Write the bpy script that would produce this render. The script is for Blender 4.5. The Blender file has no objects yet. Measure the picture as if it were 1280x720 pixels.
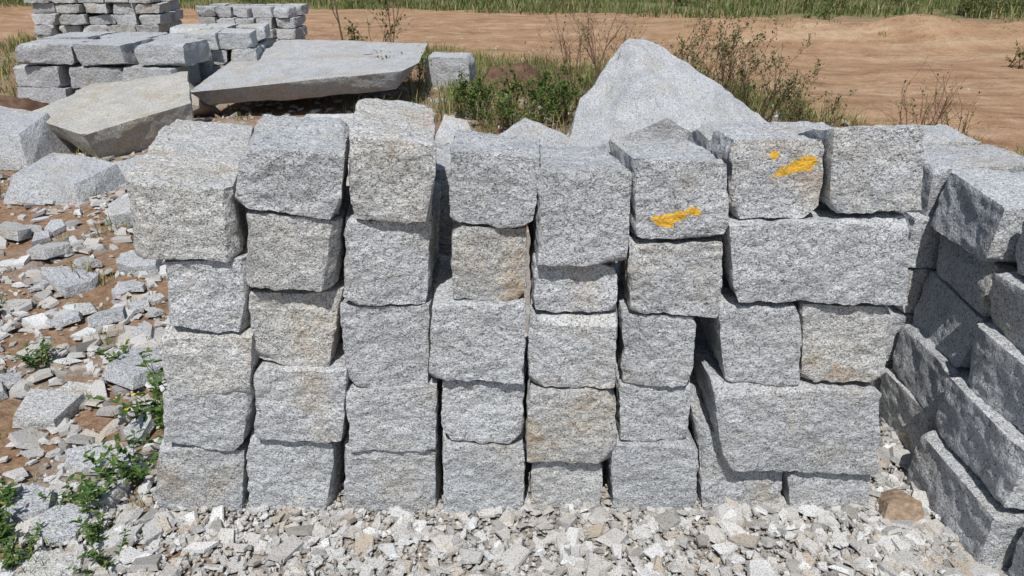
import bpy, bmesh, math, random
import numpy as np
from mathutils import Vector, noise, Matrix, Euler
rad=math.radians
sc=bpy.context.scene
sc.view_settings.view_transform='Standard'
sc.view_settings.look='None'
sc.view_settings.exposure=0

# ------------------------------------------------------------------ materials
class NT:
    def __init__(s,name):
        s.m=bpy.data.materials.new(name); s.m.use_nodes=True
        s.t=s.m.node_tree; s.n=s.t.nodes; s.n.clear()
        s.out=s.n.new('ShaderNodeOutputMaterial')
        s.b=s.n.new('ShaderNodeBsdfPrincipled')
        s.t.links.new(s.b.outputs[0],s.out.inputs[0])
        s.b.inputs['Specular IOR Level'].default_value=0.2
    def link(s,a,b): s.t.links.new(a,b)
    def new(s,k,**kw):
        x=s.n.new(k)
        for a,v in kw.items(): setattr(x,a,v)
        return x
    def noise(s,vec,scale,detail=4,rough=.55,dist=0,out='Fac'):
        x=s.new('ShaderNodeTexNoise'); x.inputs['Scale'].default_value=scale
        x.inputs['Detail'].default_value=detail; x.inputs['Roughness'].default_value=rough
        x.inputs['Distortion'].default_value=dist
        if vec is not None: s.link(vec,x.inputs['Vector'])
        return x.outputs[out]
    def voro(s,vec,scale,out='Color',feature='F1'):
        x=s.new('ShaderNodeTexVoronoi',feature=feature); x.inputs['Scale'].default_value=scale
        s.link(vec,x.inputs['Vector']); return x.outputs[out]
    def ramp(s,fac,stops,interp='LINEAR'):
        x=s.new('ShaderNodeValToRGB'); x.color_ramp.interpolation=interp
        e=x.color_ramp.elements
        while len(e)>1: e.remove(e[0])
        e[0].position=stops[0][0]; e[0].color=col(stops[0][1])
        for p,c in stops[1:]:
            k=e.new(p); k.color=col(c)
        s.link(fac,x.inputs[0]); return x.outputs[0]
    def mix(s,fac,a,b,mode='MIX'):
        x=s.new('ShaderNodeMix',data_type='RGBA',blend_type=mode)
        for i,v in ((0,fac),(6,a),(7,b)):
            if isinstance(v,(int,float)): x.inputs[i].default_value=v if i==0 else col(v)
            elif isinstance(v,(tuple,list)): x.inputs[i].default_value=col(v)
            else: s.link(v,x.inputs[i])
        return x.outputs[2]
    def math(s,op,a,b=None,c=None):
        x=s.new('ShaderNodeMath',operation=op)
        for i,v in enumerate((a,b,c)):
            if v is None: continue
            if isinstance(v,(int,float)): x.inputs[i].default_value=v
            else: s.link(v,x.inputs[i])
        return x.outputs[0]
    def bump(s,h,strength,dist,prev=None):
        x=s.new('ShaderNodeBump'); x.inputs['Strength'].default_value=strength
        x.inputs['Distance'].default_value=dist; s.link(h,x.inputs['Height'])
        if prev is not None: s.link(prev,x.inputs['Normal'])
        return x.outputs[0]
def col(c):
    if isinstance(c,(int,float)): return (c,c,c,1)
    return (c[0],c[1],c[2],1)

def granite(name,stain=.3,bright=1.0,speck=1.0,warm=0.0,paint=None,rough_bump=1.0,contrast=1.0,thr0=0.0):
    g=NT(name)
    tc=g.new('ShaderNodeTexCoord').outputs['Object']
    oi=g.new('ShaderNodeObjectInfo').outputs['Random']
    add=g.new('ShaderNodeVectorMath',operation='MULTIPLY_ADD')
    cmb=g.new('ShaderNodeCombineXYZ'); 
    for i in range(3): g.link(oi,cmb.inputs[i])
    g.link(cmb.outputs[0],add.inputs[0]); add.inputs[1].default_value=(37,53,71); g.link(tc,add.inputs[2])
    v=add.outputs[0]
    nz=g.noise(v,190*speck,1,.5,out='Color')
    dv=g.new('ShaderNodeVectorMath',operation='MULTIPLY_ADD')
    g.link(nz,dv.inputs[0]); dv.inputs[1].default_value=(.006/speck,)*3; g.link(v,dv.inputs[2])
    dv=dv.outputs[0]
    sep=g.new('ShaderNodeSeparateColor'); g.link(g.voro(dv,300*speck),sep.inputs[0])
    base=g.ramp(sep.outputs[0],[(0,(.345,.355,.37)),(.3,(.43,.44,.452)),(.65,(.50,.508,.515)),(.9,(.59,.595,.595)),(1,(.66,.66,.655))])
    big=g.noise(v,6,4,.62)
    cl=g.noise(v,62*speck,2,.6)
    thr=g.math('ADD',sep.outputs[1],g.math('MULTIPLY',g.math('SUBTRACT',cl,.5),1.1))
    dm=g.ramp(thr,[(0,1),(.12,1),(.24,.0)])
    c=g.mix(g.math('MULTIPLY',dm,.70*contrast),base,(.07,.073,.08))
    c=g.mix(1.0,c,g.ramp(big,[(.3,.86),(.5,.99),(.7,1.1)]),'MULTIPLY')
    sn=g.noise(v,4.2,5,.66,.4)
    per=g.math('MULTIPLY',g.math('SUBTRACT',g.math('FRACT',g.math('MULTIPLY',oi,17.3)),.5),.14)
    sv=g.math('ADD',g.math('ADD',sn,per),thr0)
    beige=g.mix(1.0,c,(.98,.92,.82),'MULTIPLY')
    c=g.mix(g.ramp(sv,[(.50,0),(.66,.8)]),c,beige)
    c=g.mix(g.math('MULTIPLY',g.ramp(sv,[(.60,0),(.74,1)]),stain),c,g.mix(.5,c,(.36,.25,.14)))
    rv=g.math('ADD',g.math('MULTIPLY',big,.5),g.math('MULTIPLY',sv,.5))
    c=g.mix(g.math('MULTIPLY',g.ramp(rv,[(.59,0),(.67,.85)]),stain),c,(.28,.17,.085))
    c=g.mix(1.0,c,(bright*(1+warm*.06),bright*(1.0+warm*.01),bright*(1.0-warm*.09)),'MULTIPLY')
    pb=g.math('ADD',g.math('MULTIPLY',g.math('FRACT',g.math('MULTIPLY',oi,7.9)),.16),.93)
    cc=g.new('ShaderNodeCombineColor')
    for i in range(3): g.link(pb,cc.inputs[i])
    c=g.mix(1.0,c,cc.outputs[0],'MULTIPLY')
    if paint:
        masks=None
        wob=g.math('MULTIPLY',g.math('SUBTRACT',g.noise(v,45,4,.7),.5),2.2)
        for (cx,cy,cz,rot,ax,az) in paint:
            mp=g.new('ShaderNodeMapping'); mp.vector_type='TEXTURE'
            mp.inputs['Location'].default_value=(cx,cy,cz); mp.inputs['Rotation'].default_value=(0,rot,0)
            mp.inputs['Scale'].default_value=(ax,.12,az); g.link(tc,mp.inputs['Vector'])
            ln=g.new('ShaderNodeVectorMath',operation='LENGTH'); g.link(mp.outputs[0],ln.inputs[0])
            k=g.ramp(g.math('ADD',ln.outputs['Value'],wob),[(.86,1),(1.0,0)])
            masks=k if masks is None else g.math('MAXIMUM',masks,k)
        c=g.mix(g.math('MULTIPLY',masks,.95),c,g.mix(sep.outputs[2],(.76,.38,.015),(.68,.42,.04)))
    g.link(c,g.b.inputs['Base Color']); g.b.inputs['Roughness'].default_value=.85
    n1=g.noise(v,34,5,.72)
    b=g.bump(n1,1.0*rough_bump,.022)
    b=g.bump(cl,.45*rough_bump,.006,b)
    g.link(b,g.b.inputs['Normal'])
    return g.m
M_gr=granite('granite')
M_gr_st=granite('granite_stained',stain=.8,warm=.45,thr0=.035)
M_gr_far=granite('granite_coarse',stain=.3,speck=.8,contrast=.8,bright=.95)
M_boulder=granite('granite_boulder',stain=.25,speck=.85,rough_bump=1.2,contrast=.9,bright=.94)
M_boulder_w=granite('granite_boulder_weathered',stain=.4,speck=.85,rough_bump=1.1,contrast=.7,bright=.86,warm=1.0,thr0=.03)

def chip_mat(name):
    g=NT(name)
    geo=g.new('ShaderNodeNewGeometry'); ri=geo.outputs['Random Per Island']
    pos=geo.outputs['Position']
    c=g.ramp(ri,[(0,(.24,.23,.21)),(.2,(.38,.37,.355)),(.45,(.46,.457,.445)),(.66,(.45,.425,.385)),(.78,(.36,.305,.24)),(.86,(.50,.50,.49)),(1,(.58,.58,.575))])
    sp=g.noise(pos,260,2,.6)
    c=g.mix(1.0,c,g.ramp(sp,[(.34,.4),(.46,.95),(.7,1.1)]),'MULTIPLY')
    c=g.mix(g.ramp(g.noise(pos,5,4,.6),[(.46,0),(.68,.45)]),c,g.mix(.5,c,(.34,.27,.20)))
    g.link(c,g.b.inputs['Base Color']); g.b.inputs['Roughness'].default_value=.9
    g.link(g.bump(g.noise(pos,120,3,.65),.6,.004),g.b.inputs['Normal'])
    return g.m
M_chip=chip_mat('stone_chips_mat')

def ground_mat():
    g=NT('ground_soil')
    pos=g.new('ShaderNodeNewGeometry').outputs['Position']
    s=g.new('ShaderNodeSeparateXYZ'); g.link(pos,s.inputs[0])
    x,y=s.outputs[0],s.outputs[1]
    n=g.noise(pos,1.6,5,.62); nf=g.noise(pos,26,6,.72); nf2=g.noise(pos,110,3,.7)
    soil=g.ramp(nf,[(.3,(.14,.08,.045)),(.5,(.28,.175,.105)),(.68,(.38,.26,.17))])
    grit=g.ramp(nf2,[(.3,(.17,.15,.125)),(.5,(.35,.32,.28)),(.7,(.48,.46,.42))])
    near=g.math('SUBTRACT',1.55,g.math('ADD',g.math('MULTIPLY',g.math('ABSOLUTE',g.math('SUBTRACT',x,.35)),.95),g.math('MULTIPLY',g.math('MAXIMUM',y,0),.5)))
    near=g.math('ADD',near,g.math('MULTIPLY',g.math('SUBTRACT',n,.5),2.6))
    m=g.math('MAXIMUM',g.ramp(near,[(.0,0),(.35,.85)]),g.ramp(n,[(.52,0),(.64,.7)]))
    c=g.mix(m,soil,grit)
    far=g.math('ADD',g.math('MULTIPLY',g.math('SUBTRACT',y,15),.35),g.math('MULTIPLY',g.math('SUBTRACT',n,.5),4))
    green=g.ramp(nf,[(.3,(.05,.055,.018)),(.5,(.13,.14,.05)),(.7,(.26,.22,.11))])
    c=g.mix(g.ramp(far,[(.2,0),(1,.9)]),c,green)
    g.link(c,g.b.inputs['Base Color']); g.b.inputs['Roughness'].default_value=.95
    b=g.bump(nf,.9,.03); b=g.bump(nf2,.7,.006,b); g.link(b,g.b.inputs['Normal'])
    return g.m
M_ground=ground_mat()
def road_mat():
    g=NT('laterite_sand')
    pos=g.new('ShaderNodeNewGeometry').outputs['Position']
    mp=g.new('ShaderNodeMapping'); mp.inputs['Scale'].default_value=(.14,1.7,1); mp.inputs['Rotation'].default_value=(0,0,rad(7)); g.link(pos,mp.inputs[0])
    st=g.noise(mp.outputs[0],1.1,5,.62,.3)
    n=g.noise(pos,2.2,7,.70); nf=g.noise(pos,38,3,.7)
    c=g.ramp(st,[(.34,(.25,.135,.07)),(.47,(.39,.235,.13)),(.55,(.43,.275,.16)),(.68,(.56,.41,.275))])
    c=g.mix(.5,c,g.ramp(n,[(.34,(.25,.14,.075)),(.52,(.41,.26,.15)),(.66,(.56,.40,.265))]))
    c=g.mix(g.ramp(nf,[(.58,0),(.70,.6)]),c,(.18,.11,.065))
    g.link(c,g.b.inputs['Base Color']); g.b.inputs['Roughness'].default_value=.95
    b=g.bump(st,1,.2); b=g.bump(n,1,.2,b); b=g.bump(nf,.7,.02,b); g.link(b,g.b.inputs['Normal'])
    return g.m
M_road=road_mat()
def leaf_mat(name,stops,rough=.55):
    g=NT(name)
    ri=g.new('ShaderNodeNewGeometry').outputs['Random Per Island']
    cr=g.ramp(ri,stops)
    g.link(cr,g.b.inputs['Base Color']); g.b.inputs['Roughness'].default_value=rough
    tr=g.new('ShaderNodeBsdfTranslucent'); g.link(cr,tr.inputs[0])
    mx=g.new('ShaderNodeMixShader'); mx.inputs[0].default_value=.22
    g.link(g.b.outputs[0],mx.inputs[1]); g.link(tr.outputs[0],mx.inputs[2]); g.link(mx.outputs[0],g.out.inputs[0])
    return g.m
M_grass=leaf_mat('grass_blades',[(0,(.06,.10,.02)),(.3,(.11,.16,.035)),(.55,(.17,.20,.06)),(.75,(.32,.27,.12)),(1,(.42,.33,.18))])
M_field=leaf_mat('field_blades',[(0,(.05,.08,.02)),(.4,(.10,.145,.035)),(.65,(.17,.19,.06)),(.82,(.29,.24,.11)),(1,(.38,.30,.17))])
M_weed=leaf_mat('weed_leaves',[(0,(.035,.075,.015)),(.5,(.07,.13,.028)),(.9,(.13,.18,.045)),(1,(.30,.26,.08))])
M_shrub=leaf_mat('shrub_leaves',[(0,(.035,.055,.015)),(.5,(.07,.10,.03)),(.8,(.14,.14,.05)),(1,(.25,.17,.08))])
def plain(name,c,rough=.85,sc_=40):
    g=NT(name); tc=g.new('ShaderNodeTexCoord').outputs['Object']
    n=g.noise(tc,sc_,5,.65)
    g.link(g.mix(1.0,c,g.ramp(n,[(.3,.55),(.7,1.3)]),'MULTIPLY'),g.b.inputs['Base Color'])
    g.b.inputs['Roughness'].default_value=rough
    g.link(g.bump(n,.8,.012),g.b.inputs['Normal']); return g.m
M_twig=plain('dry_twig',(.16,.10,.065))
M_brown=plain('brown_rock',(.12,.07,.045),sc_=14)
M_tan=plain('tan_rock',(.29,.215,.15),sc_=60)
M_flower=plain('yellow_petals',(.75,.55,.04))

# ------------------------------------------------------------------ mesh helpers
def finish(me,smooth,sharp):
    if smooth:
        me.polygons.foreach_set('use_smooth',[True]*len(me.polygons))
        if sharp: me.set_sharp_from_angle(angle=rad(sharp))
def mkobj(name,verts,faces,mat,smooth=False,loc=None,sharp=None):
    me=bpy.data.meshes.new(name)
    V=np.asarray(verts,dtype=float)
    if loc is None: loc=np.zeros(3)
    me.from_pydata((V-np.asarray(loc)).tolist(),[],faces)
    me.validate()
    finish(me,smooth,sharp)
    me.materials.append(mat)
    o=bpy.data.objects.new(name,me); o.location=loc; sc.collection.objects.link(o)
    return o

def terrain_h(x,y):
    r=math.hypot(max(0,abs(x-.1)-1.3),max(0,abs(y+.1)-.9))
    k=min(1,r/2.0)
    h=k*(.06*noise.noise(Vector((x*.55,y*.55,1)))+.025*noise.noise(Vector((x*1.9,y*1.9,5))))
    c=12.6-.16*(x-3)
    w=1/(1+math.exp(-(x-2.5)*1.0))
    h+=.34*w*math.exp(-((y-c)/.9)**2)*(1+.7*noise.noise(Vector((x*.9,y*.9,9))))
    return h

def block_pts(n3,h,rr,R,ncut,cutamt):
    nx,ny,nz=n3
    idx={};P=[];faces=[]
    def vid(i,j,k):
        key=(i,j,k)
        if key not in idx:
            idx[key]=len(P); P.append((2*i/nx-1,2*j/ny-1,2*k/nz-1))
        return idx[key]
    for i in range(nx):
        for j in range(ny):
            faces.append((vid(i,j,0),vid(i,j+1,0),vid(i+1,j+1,0),vid(i+1,j,0)))
            faces.append((vid(i,j,nz),vid(i+1,j,nz),vid(i+1,j+1,nz),vid(i,j+1,nz)))
    for i in range(nx):
        for k in range(nz):
            faces.append((vid(i,0,k),vid(i+1,0,k),vid(i+1,0,k+1),vid(i,0,k+1)))
            faces.append((vid(i,ny,k),vid(i,ny,k+1),vid(i+1,ny,k+1),vid(i+1,ny,k)))
    for j in range(ny):
        for k in range(nz):
            faces.append((vid(0,j,k),vid(0,j,k+1),vid(0,j+1,k+1),vid(0,j+1,k)))
            faces.append((vid(nx,j,k),vid(nx,j+1,k),vid(nx,j+1,k+1),vid(nx,j,k+1)))
    P=np.array(P)*h
    c=np.clip(P,-(h-rr),h-rr); d=P-c
    L=np.linalg.norm(d,axis=1,keepdims=True); N=d/np.maximum(L,1e-9)
    Q=c+N*rr
    for _ in range(ncut):
        s=np.array([R.choice((-1,1)) for _ in range(3)],float)
        w=np.array([R.uniform(.15,1) for _ in range(3)])
        if R.random()<.6: w[R.randrange(3)]*=.12
        n=s*w; n/=np.linalg.norm(n)
        sup=np.abs(n)@h
        off=sup-(R.random()**2.2*.92+.08)*cutamt
        e=Q@n-off; m=e>0
        Q[m]-=np.outer(e[m],n)
    return Q,N,faces

def rough_block(name,C,seed,mat,res=.0072,amp=1.0,ncut=14,cutamt=.030,rr=.003):
    """C[i][j][k] 8 world corners (i:x, j:y, k:z)"""
    R=random.Random(seed)
    C=np.array(C,float)
    lx=np.linalg.norm(C[1]-C[0],axis=-1).mean(); ly=np.linalg.norm(C[:,1]-C[:,0],axis=-1).mean(); lz=np.linalg.norm(C[:,:,1]-C[:,:,0],axis=-1).mean()
    h=np.array([lx,ly,lz])/2
    n3=[max(4,int(l/res)) for l in (lx,ly,lz)]
    n3[1]=max(4,int(n3[1]*.6))
    Q,N,faces=block_pts(n3,h,rr,R,ncut,cutamt)
    off=Vector((R.uniform(-50,50),R.uniform(-50,50),R.uniform(-50,50)))
    D_=np.empty(len(Q))
    V3=Vector
    for i in range(len(Q)):
        p=V3(Q[i])+off
        a=noise.fractal(p*5.5,1.0,2.0,2)
        w=p+noise.noise_vector(p*9)*.03
        f=noise.voronoi(w*12)[0][0]
        f2=noise.voronoi(w*29+V3((5,5,5)))[0][0]
        d=noise.noise(p*48)
        D_[i]=.005*a+.010*(f-.55)+.007*(f2-.55)+.0036*d
    Q=Q+N*(D_*amp)[:,None]
    T=(Q/h+1)/2
    tx,ty,tz=T[:,0:1],T[:,1:2],T[:,2:3]
    W=0
    for i in (0,1):
        for j in (0,1):
            for k in (0,1):
                W=W+C[i,j,k]*(tx if i else 1-tx)*(ty if j else 1-ty)*(tz if k else 1-tz)
    return mkobj(name,W,faces,mat,True,C.reshape(-1,3).mean(0),sharp=38)

def hull_rock(name,pts,mat,seed=0,res=.05,amp=1.0,loc=(0,0,0),smooth=True,soften=.0,sharp=30):
    bm=bmesh.new()
    for p in pts: bm.verts.new(p)
    r=bmesh.ops.convex_hull(bm,input=bm.verts)
    bmesh.ops.delete(bm,geom=[v for v in bm.verts if not v.link_faces],context='VERTS')
    bmesh.ops.triangulate(bm,faces=bm.faces)
    for _ in range(9):
        es=[e for e in bm.edges if e.calc_length()>res*1.5]
        if not es or len(bm.verts)>26000: break
        bmesh.ops.subdivide_edges(bm,edges=es,cuts=1)
        bmesh.ops.triangulate(bm,faces=[f for f in bm.faces if len(f.verts)>3])
    if soften: bmesh.ops.smooth_vert(bm,verts=bm.verts,factor=soften,use_axis_x=True,use_axis_y=True,use_axis_z=True)
    bm.normal_update()
    off=Vector((seed*3.7,seed*1.3,seed*7.1))
    for v in bm.verts:
        p=v.co+off
        dd=.04*noise.fractal(p*1.7,1,2,3)+.05*(noise.voronoi(p*2.6)[0][0]-.5)+.022*(noise.voronoi(p*8)[0][0]-.5)+.009*noise.noise(p*22)
        v.co+=v.normal*dd*amp
    bm.normal_update()
    me=bpy.data.meshes.new(name); bm.to_mesh(me); bm.free()
    finish(me,smooth,sharp)
    me.materials.append(mat)
    o=bpy.data.objects.new(name,me); o.location=loc; sc.collection.objects.link(o); return o

# ------------------------------------------------------------------ ground
def grid_sheet(name,xs,ys,mat,hf):
    V=[(x,y,hf(x,y)) for y in ys for x in xs]
    nx=len(xs); Fc=[]
    for j in range(len(ys)-1):
        for i in range(nx-1):
            Fc.append((j*nx+i,j*nx+i+1,(j+1)*nx+i+1,(j+1)*nx+i))
    return mkobj(name,V,Fc,mat,True)
xs=[-400,-150,-70,-40]+list(np.arange(-28,28.01,.35))+[40,70,150,400]
ys=[-200,-60,-20,-8]+list(np.arange(-5,30,.3))+[34,40,50,70,110,200,400]
def ground_h(x,y):
    return terrain_h(x,y)+(.05*noise.noise(Vector((x*.06,y*.06,3)))*min(1,max(0,(y-16)/10)))-.012
grid_sheet('ground',xs,ys,M_ground,ground_h)
def near_edge(x):
    return float(np.interp(x,[-30,-6,-1.5,.3,1.6,2.3,3.0,3.7,6,12,30],[16,12.2,10.6,9.6,8.9,7.6,5.9,4.3,3.4,2.4,1.0]))
def far_edge(x):
    return float(np.interp(x,[-30,-10,1,10,20,30],[22,20,18.4,15.2,12.5,10.5]))
V=[];Fc=[];rx=np.arange(-28,26,.22);m=56
for i,x in enumerate(rx):
    a=near_edge(x)+.5*noise.noise(Vector((x*1.1,0,4)))+.22*noise.noise(Vector((x*4,3,4))); b=far_edge(x)+.7*noise.noise(Vector((x*.5,7,4)))+.3*noise.noise(Vector((x*2.5,7,4)))
    for j in range(m+1):
        y=a+(b-a)*j/m
        edge=min(j,m-j)
        z=terrain_h(x,y)+.03+.03*noise.noise(Vector((x*.25,y*1.9,2)))+.02*noise.noise(Vector((x*2.0,y*2.0,2)))
        if edge==0: z-=.08
        V.append((x,y,z))
for i in range(len(rx)-1):
    for j in range(m):
        a=i*(m+1)+j; Fc.append((a,a+m+1,a+m+2,a+1))
mkobj('dirt_road',V,Fc,M_road,True)

# ------------------------------------------------------------------ main wall of granite blocks (metres: x,z of TL,TR,BR,BL; face plane y)
B=[
('1a',-.009,-.975,1.061,-.700,1.040,-.710,.847,-.990,.852),
('1b',.002,-.942,.836,-.697,.847,-.730,.628,-.965,.638),
('1c',-.005,-.967,.637,-.710,.629,-.747,.424,-.987,.424),
('1d',.004,-1.014,.432,-.741,.437,-.807,.220,-1.03,.261),
('1e',.005,-1.057,.249,-.800,.219,-.845,-.027,-1.119,-.01),
('2a',-.016,-.668,1.15,-.405,1.136,-.436,.958,-.702,1.001),
('2b',-.012,-.675,.987,-.436,.955,-.477,.759,-.711,.776),
('2c',.012,-.718,.743,-.464,.738,-.517,.514,-.740,.529),
('2d',-.006,-.723,.519,-.460,.517,-.501,.258,-.759,.278),
('2e',.004,-.791,.267,-.527,.244,-.565,-.01,-.821,-.01),
('3a',-.012,-.395,1.175,-.180,1.155,-.201,.952,-.421,.961),
('3b',.004,-.434,.957,-.205,.944,-.231,.710,-.459,.715),
('3c',.010,-.471,.707,-.2225,.707,-.239,.445,-.478,.453),
('3d',-.008,-.479,.440,-.209,.461,-.226,.235,-.482,.238),
('3e',.0,-.506,.236,-.226,.229,-.235,-.01,-.524,-.01),
('4a',.008,-.157,1.132,.075,1.116,.0535,.933,-.164,.944),
('4b',.018,-.154,.937,.043,.926,.039,.712,-.164,.724),
('4c',-.012,-.216,.715,.039,.720,.034,.472,-.235,.488),
('4d',.006,-.200,.467,.041,.472,.028,.255,-.213,.261),
('4e',-.006,-.2085,.2495,.040,.250,.037,-.02,-.209,-.02),
('5a',-.016,.0635,1.091,.298,1.085,.305,.837,.063,.837),
('5b',.014,.057,.832,.284,.826,.286,.691,.061,.676),
('5c',-.004,.0435,.676,.287,.676,.296,.453,.041,.456),
('5d',-.010,.0456,.445,.3006,.4505,.3115,.191,.043,.203),
('5e',.012,.060,.191,.280,.191,.2736,-.015,.055,-.01),
('6a',-.014,.2957,1.12,.5375,1.11,.554,.9086,.3167,.904),
('6b',-.004,.305,.893,.560,.898,.5585,.6785,.314,.691),
('6c',.010,.2996,.684,.505,.671,.5196,.448,.314,.453),
('6d',.012,.301,.445,.5203,.440,.5257,.2524,.3193,.258),
('6e',-.002,.2888,.255,.552,.2495,.5747,-.01,.309,-.01),
('7a',.008,.543,1.1595,.7734,1.1595,.7927,.963,.552,.958),
('8a',-.008,.775,1.195,.9985,1.200,1.042,.980,.8005,.976),
('7b',-.014,.549,.948,1.011,.965,1.062,.720,.5955,.731),
('7c',.0,.550,.712,.788,.7076,.8194,.453,.600,.480),
('8c',.010,.7877,.712,1.0336,.703,1.0725,.461,.821,.472),
('7d',-.016,.567,.472,1.0543,.440,1.098,.155,.6328,.170),
('7e',.022,.545,.300,.8325,.158,.8446,-.015,.596,-.015),
('8e',.004,.833,.150,1.093,.155,1.12,-.03,.8675,-.03),
]
DEP={'1a':(.60,-.12,.03),'2a':(.40,-.06,.0),'3a':(.40,-.05,.02),'4a':(.28,0,.0),'5a':(.34,-.02,-.02),'6a':(.27,-.03,-.01),
     '7a':(.26,0,-.03),'8a':(.26,.0,-.07),'7e':(.34,0,.1)}
PAINT={
 '6a':[(.005,-.14,-.038,rad(-18),.047,.015),(-.028,-.14,-.05,rad(20),.027,.014),(.045,-.14,-.022,rad(10),.022,.010)],
 '7a':[(.040,-.14,.040,rad(-20),.048,.018),(.072,-.14,.052,rad(0),.026,.021),(-.015,-.14,.07,rad(0),.012,.012)],
}
R=random.Random(11)
stained={'1a','2c','3a','2b','4b','5e','1c','5d','8c'}
for n,b in enumerate(B):
    k,y,tlx,tlz,trx,trz,brx,brz,blx,blz=b
    d,dx,dz=DEP.get(k,(.34+R.uniform(-.04,.05),R.uniform(-.02,.02),R.uniform(-.008,.008)))
    e=-.002
    ty=R.uniform(-.006,.018)
    C=[[[ (blx-e,y-e,blz-.001),(tlx-e,y+ty,tlz+.001)],[(blx+dx,y+d,blz-.001),(tlx+dx,y+d,tlz+dz)]],
       [[ (brx+e,y-e,brz-.001),(trx+e,y+ty+.004,trz+.001)],[(brx+dx,y+d,brz-.001),(trx+dx,y+d,trz+dz)]]]
    mat=M_gr_st if k in stained else M_gr
    if k in PAINT:
        mat=granite('granite_paint_marked_'+k,paint=PAINT[k],stain=.6)
    rough_block('granite_block',C,100+n,mat)

def box_block(x0,x1,y0,y1,z0,z1,rot=0,jit=.012,seed=0,name='granite_block',mat=None,res=.009,**kw):
    Rr=random.Random(seed); cx,cy=(x0+x1)/2,(y0+y1)/2
    C=[]
    for i in (0,1):
        a=[]
        for j in (0,1):
            b=[]
            for k in (0,1):
                x=(x1 if i else x0)-cx+Rr.uniform(-jit,jit); y=(y1 if j else y0)-cy+Rr.uniform(-jit,jit); z=(z1 if k else z0)+Rr.uniform(-jit,jit)*.5
                b.append((cx+x*math.cos(rot)-y*math.sin(rot),cy+x*math.sin(rot)+y*math.cos(rot),z))
            a.append(b)
        C.append(a)
    return rough_block(name,C,seed,mat or M_gr,res=res,**kw)

box_block(.56,.98,.32,.58,.88,1.085,rad(3),seed=301,res=.011)
for i,(x,z,h_) in enumerate([(-.25,.72,.25),(-.32,.0,.24),(-.3,.24,.24),(-.3,.48,.24),(.72,.0,.26),(.72,.26,.24),(.7,.5,.22),(.72,.72,.155)]):
    box_block(x-.13,x+.13,.44,.74,z,z+h_-.005,R.uniform(-.1,.1),seed=320+i,res=.018)
# ------------------------------------------------------------------ stack on the right, its face turned to -x
rows=[0,.21,.40,.585,.765,.945]
cols=[(-.60,-.235,1.375,.0),(-.225,.165,1.335,.02),(.18,.545,1.37,-.02),(.56,.90,1.34,.01),(.915,1.25,1.36,.0)]
sid=400
for ci,(ya,yb,xf,ro) in enumerate(cols):
    for r in range(5 if ci!=1 else 4):
        sid+=1
        z0=rows[r]+ (.0 if ci%2 else -.01)+R.uniform(-.008,.008) ; z1=rows[r+1]-.010+R.uniform(-.008,.004)
        if r==0: z0=-.02
        dxx=R.uniform(-.035,.035)-(.03 if (r==0 and ci==1) else 0)
        lean=.012*r
        dep=.42+R.uniform(-.04,.05)
        box_block(xf+dxx+lean,xf+dep+dxx,ya+R.uniform(-.01,.02),yb-R.uniform(0,.02),z0,z1,ro+R.uniform(-.06,.06),jit=.018,seed=sid,
                  mat=M_gr_st if sid%5==0 else M_gr)
box_block(1.40,1.80,-.19,.13,.765,.93,rad(-6),seed=470)
box_block(1.84,2.3,.05,.5,.0,.6,rad(4),seed=471,res=.02)
box_block(1.84,2.3,.6,1.1,.0,.75,rad(-4),seed=472,res=.02)

# ------------------------------------------------------------------ background stacks (each one object)
def stack(name,x0,y0,nx,nrow,w,hh,dep,rot,seed,ny=2,miss=.1,mat=None):
    Rr=random.Random(seed); objs=[]
    for j in range(ny):
        for r in range(nrow):
            sh=Rr.uniform(-.12,.12)*w
            for i in range(nx):
                if r==nrow-1 and Rr.random()<miss: continue
                cx=(i+.5)*w+sh; cy=(j+.5)*dep+Rr.uniform(-.05,.05)
                X=x0+cx*math.cos(rot)-cy*math.sin(rot); Y=y0+cx*math.sin(rot)+cy*math.cos(rot)
                ww=w*Rr.uniform(.82,.97)/2; dd=dep*Rr.uniform(.8,.96)/2
                o=box_block(X-ww,X+ww,Y-dd,Y+dd,r*hh,(r+1)*hh-.012,rot+Rr.uniform(-.12,.12),jit=.024,seed=seed*50+len(objs),
                            name=name,mat=mat or M_gr_far,res=w/24,amp=1.4,rr=.004,cutamt=.05,ncut=10)
                objs.append(o)
    vs=[];fs=[];o0=0
    for o in objs:
        me=o.data; co=np.empty(len(me.vertices)*3); me.vertices.foreach_get('co',co); co=co.reshape(-1,3)+np.array(o.location)
        vs.append(co); fs+= [tuple(v+o0 for v in p.vertices) for p in me.polygons]; o0+=len(co)
        bpy.data.objects.remove(o); bpy.data.meshes.remove(me)
    return mkobj(name,np.vstack(vs),fs,mat or M_gr_far,True,(x0,y0,0),sharp=38)
stack('granite_block_stack',-5.2,6.1,3,3,.62,.225,.6,rad(-3),21,miss=.0,ny=2)
stack('granite_block_stack',-3.92,6.6,3,4,.36,.18,.55,rad(8),22,miss=.15,ny=2)
stack('granite_block_stack',-7.4,10.2,5,6,.4,.155,.5,rad(2),23,miss=.2)
stack('granite_block_stack',-5.25,11.2,5,4,.33,.165,.4,rad(-6),24,miss=.2)

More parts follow.
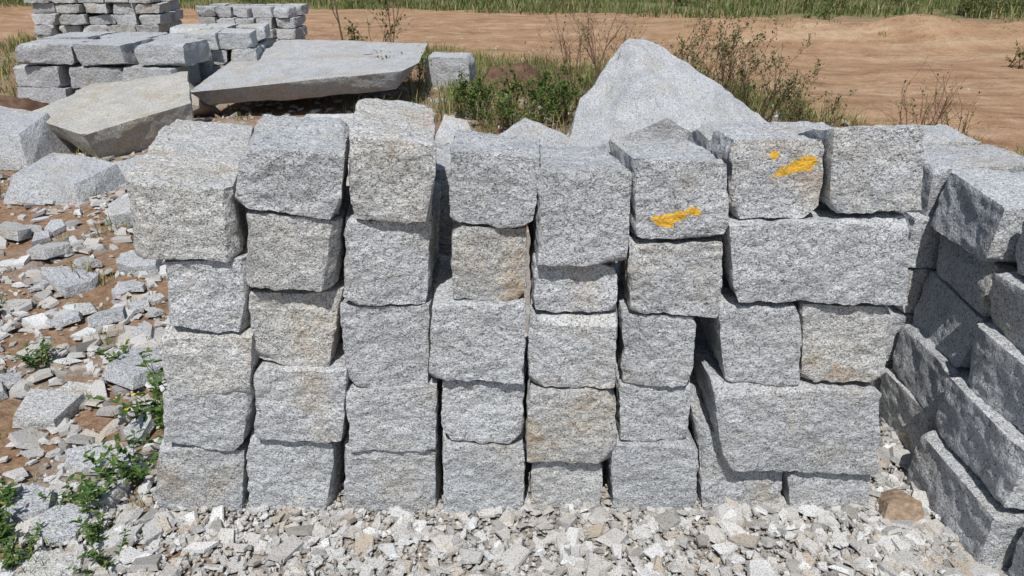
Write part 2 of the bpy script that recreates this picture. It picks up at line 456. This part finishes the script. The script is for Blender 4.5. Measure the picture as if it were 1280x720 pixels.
# ------------------------------------------------------------------ slab, boulders, rubble
hull_rock('granite_slab',[(-3.12,5.45,.30),(-2.2,5.62,.36),(-1.12,5.95,.42),(-1.0,6.4,.44),(-1.02,7.6,.50),(-2.9,8.0,.50),(-3.15,6.8,.40),
      (-3.0,5.62,.14),(-1.2,6.02,.24),(-1.2,7.4,.25),(-2.8,7.8,.2)],M_boulder,3,.045,.4)
hull_rock('granite_boulder',[(.42,4.1,0),(1.95,3.7,0),(2.25,4.6,.0),(.55,5.3,0),(.98,4.75,.88),(1.12,4.85,.90),(1.42,4.75,.70),(1.78,4.4,.50),(2.1,4.25,.26),
      (.58,4.5,.42),(.5,4.3,.2),(1.2,3.95,.38)],M_boulder,5,.035,1.1)
hull_rock('broken_rock',[(-.25,3.9,0),(.5,3.8,0),(.5,4.3,.0),(-.15,4.4,.0),(.1,4.1,.36),(-.2,4.05,.16),(.45,4.0,.22)],M_boulder,7,.03,.5)
hull_rock('broken_rock',[(.15,3.3,0),(.75,3.2,0),(.8,3.7,.0),(.2,3.7,.0),(.28,3.5,.36),(.6,3.45,.24),(.75,3.4,.14)],M_boulder,8,.03,.5)
hull_rock('broken_rock',[(-2.1,5.0,0),(-1.2,4.9,0),(-1.2,5.3,0),(-2.0,5.4,0),(-1.9,5.1,.16),(-1.3,5.0,.18),(-1.6,5.3,.12)],M_gr_far,9,.03,.5)
hull_rock('broken_rock',[(-1.5,4.2,0),(-.9,4.1,0),(-.8,4.6,0),(-1.5,4.7,0),(-1.3,4.4,.3),(-.95,4.3,.28)],M_gr_far,10,.03,.5)
hull_rock('broken_rock',[(-.7,4.6,0),(-.3,4.6,0),(-.3,5.0,0),(-.7,5.0,0),(-.6,4.8,.22),(-.4,4.75,.18)],M_gr_far,41,.03,.5)
hull_rock('granite_boulder',[(-3.8,4.55,.0),(-3.35,4.1,0),(-2.75,4.6,0),(-3.1,5.3,0),(-4.1,5.1,0),(-4.05,4.4,.30),(-3.35,3.95,.24),(-2.7,4.5,.38),(-3.0,5.25,.52),(-3.85,5.15,.42)],M_boulder_w,11,.035,.5)
hull_rock('granite_boulder',[(-4.5,6.3,0),(-3.4,5.7,0),(-3.0,5.9,0),(-3.9,7.0,0),(-4.7,6.9,0),(-4.75,6.5,.36),(-3.9,6.9,.50),(-3.25,5.8,.30),(-3.05,5.6,.14),(-4.2,5.9,.16),(-4.7,6.95,.48)],M_boulder_w,12,.04,.5)
hull_rock('broken_rock',[(-4.6,3.9,0),(-3.75,3.8,0),(-3.7,4.4,0),(-4.6,4.5,0),(-4.55,4.0,.32),(-3.85,3.95,.24),(-3.8,4.3,.34),(-4.5,4.45,.40)],M_boulder,13,.03,.4)
hull_rock('broken_rock',[(-3.45,3.0,0),(-2.9,2.95,0),(-2.75,3.35,0),(-3.35,3.5,0),(-3.4,3.1,.17),(-2.95,3.02,.13),(-2.8,3.35,.19),(-3.3,3.45,.24)],M_boulder,14,.025,.3)
hull_rock('broken_rock',[(-3.1,3.5,0),(-2.6,3.4,0),(-2.4,3.75,0),(-2.9,3.95,0),(-2.95,3.6,.12),(-2.55,3.55,.15),(-2.5,3.85,.19)],M_boulder,15,.025,.3)
box_block(-1.02,-.48,7.4,7.85,0,.36,rad(-8),seed=601,mat=M_gr_far,res=.03,amp=1.5,cutamt=.06)
hull_rock('brown_rock',[(-.4,7.0,0),(.35,7.0,0),(.4,7.7,0),(-.4,7.7,0),(-.25,7.3,.26),(.15,7.25,.32),(.3,7.4,.2)],M_brown,16,.04,1.0)
hull_rock('brown_rock',[(-5.3,4.6,0),(-4.3,4.6,0),(-4.3,5.6,0),(-5.3,5.6,0),(-5.0,5.0,.32),(-4.5,5.2,.3)],M_brown,17,.04,1.2)
hull_rock('tan_rock',[(1.13,-.05,0),(1.25,-.06,0),(1.28,.05,0),(1.15,.08,0),(1.15,-.02,.05),(1.24,-.03,.06),(1.21,.06,.045)],M_tan,18,.01,.25)
R=random.Random(77)
def plate(x,y,s,t,tilt=.2):
    n=R.randint(4,6); a0=R.random()*6
    rot=Euler((R.uniform(-tilt,tilt),R.uniform(-tilt,tilt),0)).to_matrix()
    asp=R.uniform(.45,1); tw=R.random()*3
    ring=[(a0+i*6.283/n+R.uniform(-.4,.4), s*R.uniform(.7,1.25)) for i in range(n)]
    pts=[]
    for lev in (0,1):
        for a,r in ring:
            k=1 if lev==0 else R.uniform(.85,1.0)
            px,py=r*k*math.cos(a),r*k*asp*math.sin(a)
            v=Vector((px*math.cos(tw)-py*math.sin(tw),px*math.sin(tw)+py*math.cos(tw),t*(lev-.3)*R.uniform(.85,1.1)))
            v=rot@v; pts.append((x+v.x,y+v.y,v.z+t*.3+terrain_h(x,y)))
    return pts
plates=[(-1.75,.55,.17,.05),(-1.95,.15,.2,.06),(-1.75,-.25,.18,.05),(-1.6,-.55,.13,.04),(-2.0,-.1,.13,.05),(-1.35,-.35,.10,.04),(-2.2,.5,.15,.05),
 (-1.5,.85,.17,.05),(-1.25,.75,.11,.09),(-1.3,.95,.12,.12),(-2.3,1.7,.16,.05),(-2.0,1.9,.13,.06),(-2.6,2.1,.18,.05),(-1.9,1.3,.14,.05),(-2.4,2.7,.15,.08),(-1.7,2.2,.15,.07),(-2.8,1.4,.13,.05),
 (-1.8,2.9,.16,.09),(-2.2,3.1,.13,.08),(-3.0,2.4,.16,.06),(-3.2,1.9,.13,.05),(-1.5,1.7,.12,.06),(-1.35,-.7,.1,.03),(-1.9,-.75,.13,.05),(1.22,-.55,.07,.03)]
for _ in range(110):
    x=-1.15-abs(R.gauss(0,1.1)); y=R.uniform(-.8,3.6); plates.append((x,y,R.uniform(.045,.11),R.uniform(.015,.04)))
for i,(x,y,s,t) in enumerate(plates):
    hull_rock('rubble_stone',plate(x,y,s,t),M_gr if i%3 else M_gr_st,30+i,.018 if s<.12 else .014,.10,sharp=22)

# ------------------------------------------------------------------ chips: one mesh
vs=[];fs=[]
def shard(x,y,z,s,t,tilt):
    n=R.choice((4,4,5,6)); a0=R.random()*6.28; asp=R.uniform(.4,1)
    ca,sa=math.cos(a0),math.sin(a0)
    tx=R.gauss(0,tilt); ty=R.gauss(0,tilt)
    b=len(vs)
    sh=R.uniform(.6,.97); ox=R.uniform(-.15,.15)*s
    ring=[(6.283*i/n+R.uniform(-.4,.4), s*R.uniform(.65,1.2)) for i in range(n)]
    for lev in (0,1):
        for a,r in ring:
            k=1 if lev==0 else sh
            px=r*k*math.cos(a)+(ox if lev else 0); py=r*k*asp*math.sin(a); pz=t*(lev-.5)*(1 if lev==0 else R.uniform(.6,1.2))
            X=px*ca-py*sa; Y=px*sa+py*ca
            vs.append((x+X,y+Y,z+pz+X*tx+Y*ty))
    fs.append(tuple(b+i for i in range(n-1,-1,-1))); fs.append(tuple(b+n+i for i in range(n)))
    for i in range(n):
        j=(i+1)%n; fs.append((b+i,b+j,b+n+j,b+n+i))
def size(mu,sg,mx): return min(mx,mu*math.exp(R.gauss(0,sg)))
for _ in range(21000):
    x=R.uniform(-1.45,1.75); y=R.uniform(-.85,.12)
    if x<-1.0 and R.random()<.5: continue
    s=size(.0085,.55,.035); shard(x,y,R.uniform(-.008,.014),s,s*R.uniform(.25,.7),.3)
for _ in range(1500):
    x=R.uniform(-1.4,1.7); y=R.uniform(-.85,.03)
    s=R.uniform(.02,.036)*R.uniform(.8,1.25); shard(x,y,R.uniform(.003,.018),s,s*R.uniform(.15,.4),.22)
for _ in range(170):
    x=R.uniform(-1.3,1.6); y=R.uniform(-.85,-.02)
    s=R.uniform(.035,.058); shard(x,y,R.uniform(.008,.02),s,s*R.uniform(.15,.3),.18)
for _ in range(14000):
    x=-.95-abs(R.gauss(0,1.3)); y=R.uniform(-.9,4.2)
    if noise.noise(Vector((x*1.1,y*1.1,20)))<-.08+R.uniform(-.2,.2): continue
    s=size(.013,.75,.07); shard(x,y,terrain_h(x,y)+R.uniform(-.012,.006),s,s*R.uniform(.2,.45),.2)
for _ in range(800):
    x=-1.0-abs(R.gauss(0,1.2)); y=R.uniform(-.9,4.2)
    s=R.uniform(.035,.075); shard(x,y,terrain_h(x,y)+R.uniform(-.004,.014),s,s*R.uniform(.15,.35),.18)
for _ in range(2500):
    x=R.uniform(1.05,1.5); y=R.uniform(-.5,1.2)
    s=size(.014,.6,.06); shard(x,y,R.uniform(-.005,.015),s,s*.4,.3)
for _ in range(3000):
    x=R.uniform(-4.5,3.5); y=R.uniform(1,8.0)
    if y>near_edge(x): continue
    s=size(.03,.5,.09); shard(x,y,terrain_h(x,y)-.005,s,s*.5,.3)
for _ in range(500):
    x=R.uniform(-8,10); y=near_edge(x)+abs(R.gauss(0,1.4))
    s=size(.016,.5,.05); shard(x,y,terrain_h(x,y)+.03,s,s*.6,.2)
mkobj('stone_chips',vs,fs,M_chip)

# ------------------------------------------------------------------ vegetation
class Acc:
    def __init__(s): s.v=[];s.f=[]
    def obj(s,name,mat): return mkobj(name,s.v,s.f,mat)
    def blade(s,x,y,z,h,w,ang,bend):
        dx,dy=math.cos(ang),math.sin(ang); px,py=-dy*w,dx*w
        b=len(s.v)
        s.v+=[(x-px,y-py,z),(x+px,y+py,z),(x+dx*bend*.35-px*.8,y+dy*bend*.35-py*.8,z+h*.55),(x+dx*bend*.35+px*.8,y+dy*bend*.35+py*.8,z+h*.55),
              (x+dx*bend,y+dy*bend,z+h)]
        s.f+=[(b,b+1,b+3,b+2),(b+2,b+3,b+4)]
    def tuft(s,x,y,z,h,n,spread,w):
        for _ in range(n):
            a=R.random()*6.283; r=spread*math.sqrt(R.random())
            hh=h*R.uniform(.4,1.1)
            s.blade(x+r*math.cos(a),y+r*math.sin(a),z-.01,hh,w*R.uniform(.6,1.2),R.random()*6.283,hh*R.uniform(.1,.9))
    def leaf(s,p,l,w,dirv):
        d=Vector(dirv).normalized(); side=d.cross(Vector((R.uniform(-.3,.3),R.uniform(-.3,.3),1)))
        if side.length<.01: side=Vector((1,0,0))
        side.normalize(); up=side.cross(d).normalized()
        b=len(s.v); p=Vector(p)
        for q in (p, p+d*l*.35+side*w*.5+up*w*.12, p+d*l*.8+side*w*.3-up*l*.02, p+d*l-up*l*.12, p+d*l*.8-side*w*.3-up*l*.02, p+d*l*.35-side*w*.5+up*w*.12): s.v.append(tuple(q))
        m1=len(s.v); s.v.append(tuple(p+d*l*.45-up*w*.05))
        for i in range(6): s.f.append((b+i,b+(i+1)%6,m1))
    def bush(s,x,y,z,rx,rz,n,l,w):
        lobes=[(R.gauss(0,.4)*rx,R.gauss(0,.4)*rx,R.uniform(.3,.75)*rz,R.uniform(.3,.55)) for _ in range(6)]
        for _ in range(n):
            lx,ly,lz,lr=R.choice(lobes)
            d=Vector((R.gauss(0,1),R.gauss(0,1),R.gauss(0,1))).normalized()*R.random()**.4
            p=(x+lx+d.x*rx*lr,y+ly+d.y*rx*lr,max(z,z+lz+d.z*rz*lr))
            s.leaf(p,l*R.uniform(.6,1.3),w*R.uniform(.6,1.2),(d.x+R.gauss(0,.5),d.y+R.gauss(0,.5),d.z*.5+R.gauss(0,.4)))
    def tube(s,p0,p1,r0,r1):
        p0=Vector(p0);p1=Vector(p1); d=(p1-p0).normalized(); a=d.cross(Vector((.3,.9,.2))).normalized(); b_=d.cross(a)
        b=len(s.v)
        for p,r in ((p0,r0),(p1,r1)):
            for i in range(5):
                an=i*6.283/5; s.v.append(tuple(p+a*r*math.cos(an)+b_*r*math.sin(an)))
        for i in range(5):
            j=(i+1)%5; s.f.append((b+i,b+j,b+5+j,b+5+i))
    def branch(s,p,d,l,r,depth,tips=None):
        p=Vector(p); d=Vector(d).normalized()
        for k in range(4):
            q=p+d*l/4; r2=r*.86; s.tube(p,q,r,r2); p=q; r=r2
            d=(d+Vector((R.gauss(0,.14),R.gauss(0,.14),R.gauss(0,.08)))).normalized()
            if depth>0 and k>0:
                for _ in range(R.choice((1,1,2))):
                    dd=(d+Vector((R.gauss(0,.6),R.gauss(0,.6),R.uniform(-.1,.5)))).normalized()
                    s.branch(p,dd,l*R.uniform(.4,.65),r*.6,depth-1,tips)
            if tips is not None and depth<=1: tips.append((tuple(p),tuple(d)))

def weed(x,y,h,nst,ll,flower=False):
    st=Acc(); lf=Acc(); z=terrain_h(x,y)
    fl=Acc()
    for _ in range(nst):
        a=R.random()*6.283; lean=R.uniform(.2,1.0)
        d=Vector((math.cos(a)*lean,math.sin(a)*lean,1)); p=Vector((x+R.gauss(0,.02),y+R.gauss(0,.02),z)); L=h*R.uniform(.6,1.1)
        seg=6
        for k in range(seg):
            q=p+d.normalized()*L/seg; st.tube(p,q,.0022-.0002*k,.002-.0002*k); p=q
            d=d+Vector((R.gauss(0,.12),R.gauss(0,.12),-.05))
            for _ in range(3):
                aa=R.random()*6.283
                lf.leaf(p,ll*R.uniform(.5,1.2),ll*.38,(math.cos(aa),math.sin(aa),R.uniform(-.1,.6)))
        if flower and R.random()<.4:
            for i in range(6):
                aa=i*1.047; fl.leaf(p,.009,.006,(math.cos(aa),math.sin(aa),.3))
    root=bpy.data.objects.new('weed_plant',None); root.location=(0,0,0); sc.collection.objects.link(root)
    for o in (st.obj('stems',M_weed),lf.obj('leaves',M_weed)): o.parent=root
    if fl.v: fl.obj('flowers',M_flower).parent=root
weed(-1.28,.50,.26,9,.042,True); weed(-1.2,.62,.22,7,.04); weed(-1.24,.14,.2,9,.035); weed(-1.33,.0,.16,8,.03); weed(-1.18,.32,.2,7,.035)
weed(-1.22,-.12,.09,6,.022); weed(-1.52,-.12,.12,10,.026); weed(-1.58,-.2,.12,9,.026); weed(-1.28,-.42,.07,7,.02); weed(-1.66,-.16,.12,8,.026); weed(-1.48,-.27,.08,7,.022)
weed(-1.55,1.55,.16,8,.035); weed(-2.5,1.35,.14,8,.035); weed(-2.2,2.5,.16,8,.04); weed(-1.65,.9,.12,7,.03); weed(-1.15,-.22,.1,6,.02)
weed(-1.7,1.9,.2,9,.04); weed(-2.55,3.9,.25,10,.05); weed(1.18,-.36,.04,4,.012); weed(1.5,-.5,.10,8,.02); weed(-2.0,.9,.12,8,.03); weed(-1.9,-.3,.1,8,.025)
weed(-1.55,-.02,.13,10,.028); weed(-1.62,-.08,.14,10,.028); weed(-1.4,-.2,.09,8,.022)

g=Acc()
for _ in range(300):
    x=R.uniform(-5,2.5); y=R.uniform(1.2,8)
    if noise.noise(Vector((x*.8,y*.8,40)))<.05: continue
    g.tuft(x,y,terrain_h(x,y),R.uniform(.06,.16),22,.08,.003)
for _ in range(70):
    x=-1.1-abs(R.gauss(0,.5)); y=R.uniform(-.7,1.5); g.tuft(x,y,terrain_h(x,y),R.uniform(.03,.09),14,.03,.0016)
for _ in range(520):
    x=R.choice((R.gauss(-.1,.7),R.gauss(2.1,.5),R.gauss(2.2,.6))); y=R.uniform(4.8,8.6)
    if x<-.3 and y<5.4: continue
    if y>near_edge(x)+.4: continue
    g.tuft(x,y,terrain_h(x,y),R.uniform(.1,.32),28,.13,.004)
for _ in range(260):
    x=R.uniform(-4,1.5); y=near_edge(x)+R.gauss(-.5,.5); g.tuft(x,y,terrain_h(x,y),R.uniform(.08,.22),22,.14,.005)
for _ in range(240):
    x=R.uniform(-9,-4.6); y=R.uniform(6.5,12.5); g.tuft(x,y,terrain_h(x,y),R.uniform(.08,.28),26,.18,.006)
for _ in range(130):
    x=R.uniform(3,12); y=12.9-.16*(x-3)+R.gauss(0,.5); g.tuft(x,y,terrain_h(x,y),R.uniform(.04,.12),12,.12,.006)
for _ in range(110):
    x=R.uniform(2.5,5); y=near_edge(x)+R.gauss(-.1,.35); g.tuft(x,y,terrain_h(x,y),R.uniform(.05,.2),14,.1,.004)
g.obj('grass_tufts',M_grass)
g=Acc()
for _ in range(5000):
    x=R.uniform(-22,22); y=far_edge(x)+R.random()**1.5*14-.9
    dens=noise.noise(Vector((x*.35,y*.35,60)))+.5*noise.noise(Vector((x*1.3,y*1.3,60)))
    if y<far_edge(x)+1.2 and dens<.0: continue
    if dens<-.32: continue
    g.tuft(x,y,terrain_h(x,y)-.0,R.uniform(.10,.38),12,.3,.011)
g.obj('grass_field',M_field)
b=Acc()
for _ in range(150):
    x=R.uniform(-24,24); y=far_edge(x)+R.uniform(.5,10)
    b.bush(x,y,0,R.uniform(.3,.9),R.uniform(.3,.9),240,.08,.04)
for i in range(60):
    x=-40+i*1.35+R.uniform(-1,1); b.bush(x,34+R.uniform(-3,4),0,1.8,2.8,260,.28,.16)
b.obj('bushes',M_shrub)

def shrub(name,x,y,h,nst,depth,leafn,ll,spread=.5,lm=M_shrub,r=.007):
    st=Acc(); tips=[]
    z=terrain_h(x,y)-.02
    for _ in range(nst):
        st.branch((x+R.gauss(0,.06),y+R.gauss(0,.06),z),(R.gauss(0,spread),R.gauss(0,spread),1),h*R.uniform(.7,1.05),r,depth,tips)
    root=bpy.data.objects.new(name,None); sc.collection.objects.link(root)
    st.obj('branches',M_twig).parent=root
    if leafn:
        lf=Acc()
        for _ in range(leafn):
            p,d=R.choice(tips); lf.leaf((p[0]+R.gauss(0,.01),p[1]+R.gauss(0,.01),p[2]+R.gauss(0,.01)),ll*R.uniform(.6,1.2),ll*.45,(d[0]+R.gauss(0,.7),d[1]+R.gauss(0,.7),d[2]+R.gauss(0,.6)))
        lf.obj('leaves',lm).parent=root
shrub('dry_shrub',.72,6.5,.75,10,2,260,.03,.45)
shrub('dry_shrub',1.0,6.8,.78,9,2,260,.03,.4)
shrub('dry_shrub',.4,6.2,.5,8,2,160,.03,.6)
shrub('leafy_shrub',2.0,5.5,.66,10,2,1700,.03,.45)
shrub('leafy_shrub',2.4,5.4,.55,10,2,1400,.03,.5)
shrub('leafy_shrub',1.8,6.3,.72,9,2,1200,.03,.4)
shrub('leafy_shrub',2.65,5.0,.38,8,2,700,.03,.6)
shrub('leafy_shrub',.15,5.9,.36,9,2,1500,.04,.7,M_weed)
shrub('leafy_shrub',-.35,5.7,.3,9,2,1300,.04,.8,M_weed)
shrub('leafy_shrub',.5,5.5,.36,9,2,1300,.04,.7,M_weed)
shrub('leafy_shrub',-.1,5.1,.26,9,2,900,.035,.8,M_weed)
shrub('leafy_shrub',-1.1,6.9,.35,7,2,400,.035,.5,M_weed)
shrub('leafy_shrub',-1.9,8.7,.8,4,2,300,.06,.3)
shrub('dry_shrub',-1.75,8.6,1.5,2,1,10,.04,.12,r=.014)
shrub('dry_shrub',-2.2,8.4,1.5,1,1,10,.04,.3,r=.016)
shrub('dry_shrub',3.2,4.0,.62,6,1,45,.03,.22,r=.006)
shrub('dry_shrub',3.0,3.7,.5,6,1,60,.03,.3,r=.005)
shrub('dry_shrub',3.6,4.1,.55,6,1,80,.03,.3,r=.005)
shrub('dry_shrub',2.9,3.4,.4,5,1,60,.03,.4,r=.004)
shrub('leafy_shrub',7.0,8.9,.3,4,1,160,.05,.6,M_weed)
shrub('leafy_shrub',5.6,12.6,.35,5,1,260,.06,.7,M_weed)
shrub('leafy_shrub',-4.5,3.6,.3,6,2,300,.04,.6,M_weed)
tw=Acc()
for (x,y,a,l) in [(-.05,-.62,.2,.16),(.03,-.60,-.5,.12),(-.45,-.50,.9,.08),(.35,-.7,.1,.1)]:
    p=Vector((x,y,.03)); d=Vector((math.cos(a),math.sin(a),.05))
    for k in range(5):
        q=p+d*l/5; tw.tube(p,q,.0028,.0022); p=q; d=(d+Vector((R.gauss(0,.25),R.gauss(0,.25),R.gauss(0,.1)))).normalized()
tw.obj('fallen_twigs',M_twig)

# ------------------------------------------------------------------ light
w=bpy.data.worlds.new('World'); sc.world=w; w.use_nodes=True
nt=w.node_tree; bg=nt.nodes['Background']
sky=nt.nodes.new('ShaderNodeTexSky'); sky.sky_type='NISHITA'; sky.sun_disc=False
EL=59; AZ=8   # sun stands behind the camera, slightly to its left
sky.sun_elevation=rad(EL); sky.sun_rotation=rad(180+AZ)
nt.links.new(sky.outputs[0],bg.inputs[0]); bg.inputs[1].default_value=.105
L=bpy.data.lights.new('sun','SUN'); L.energy=4.8; L.angle=rad(.5); L.color=(1,.98,.945)
lo=bpy.data.objects.new('sun',L); sc.collection.objects.link(lo)
sd=Vector((-math.sin(rad(AZ))*math.cos(rad(EL)),-math.cos(rad(AZ))*math.cos(rad(EL)),math.sin(rad(EL))))
lo.rotation_euler=sd.to_track_quat('Z','Y').to_euler()

# ------------------------------------------------------------------ camera
cam=bpy.data.cameras.new('camera'); cam.lens=26; cam.sensor_width=36; cam.clip_end=1500; cam.clip_start=.05
co=bpy.data.objects.new('camera',cam); sc.collection.objects.link(co)
co.location=(0,-1.786,1.6); co.rotation_euler=(rad(65),0,0); sc.camera=co
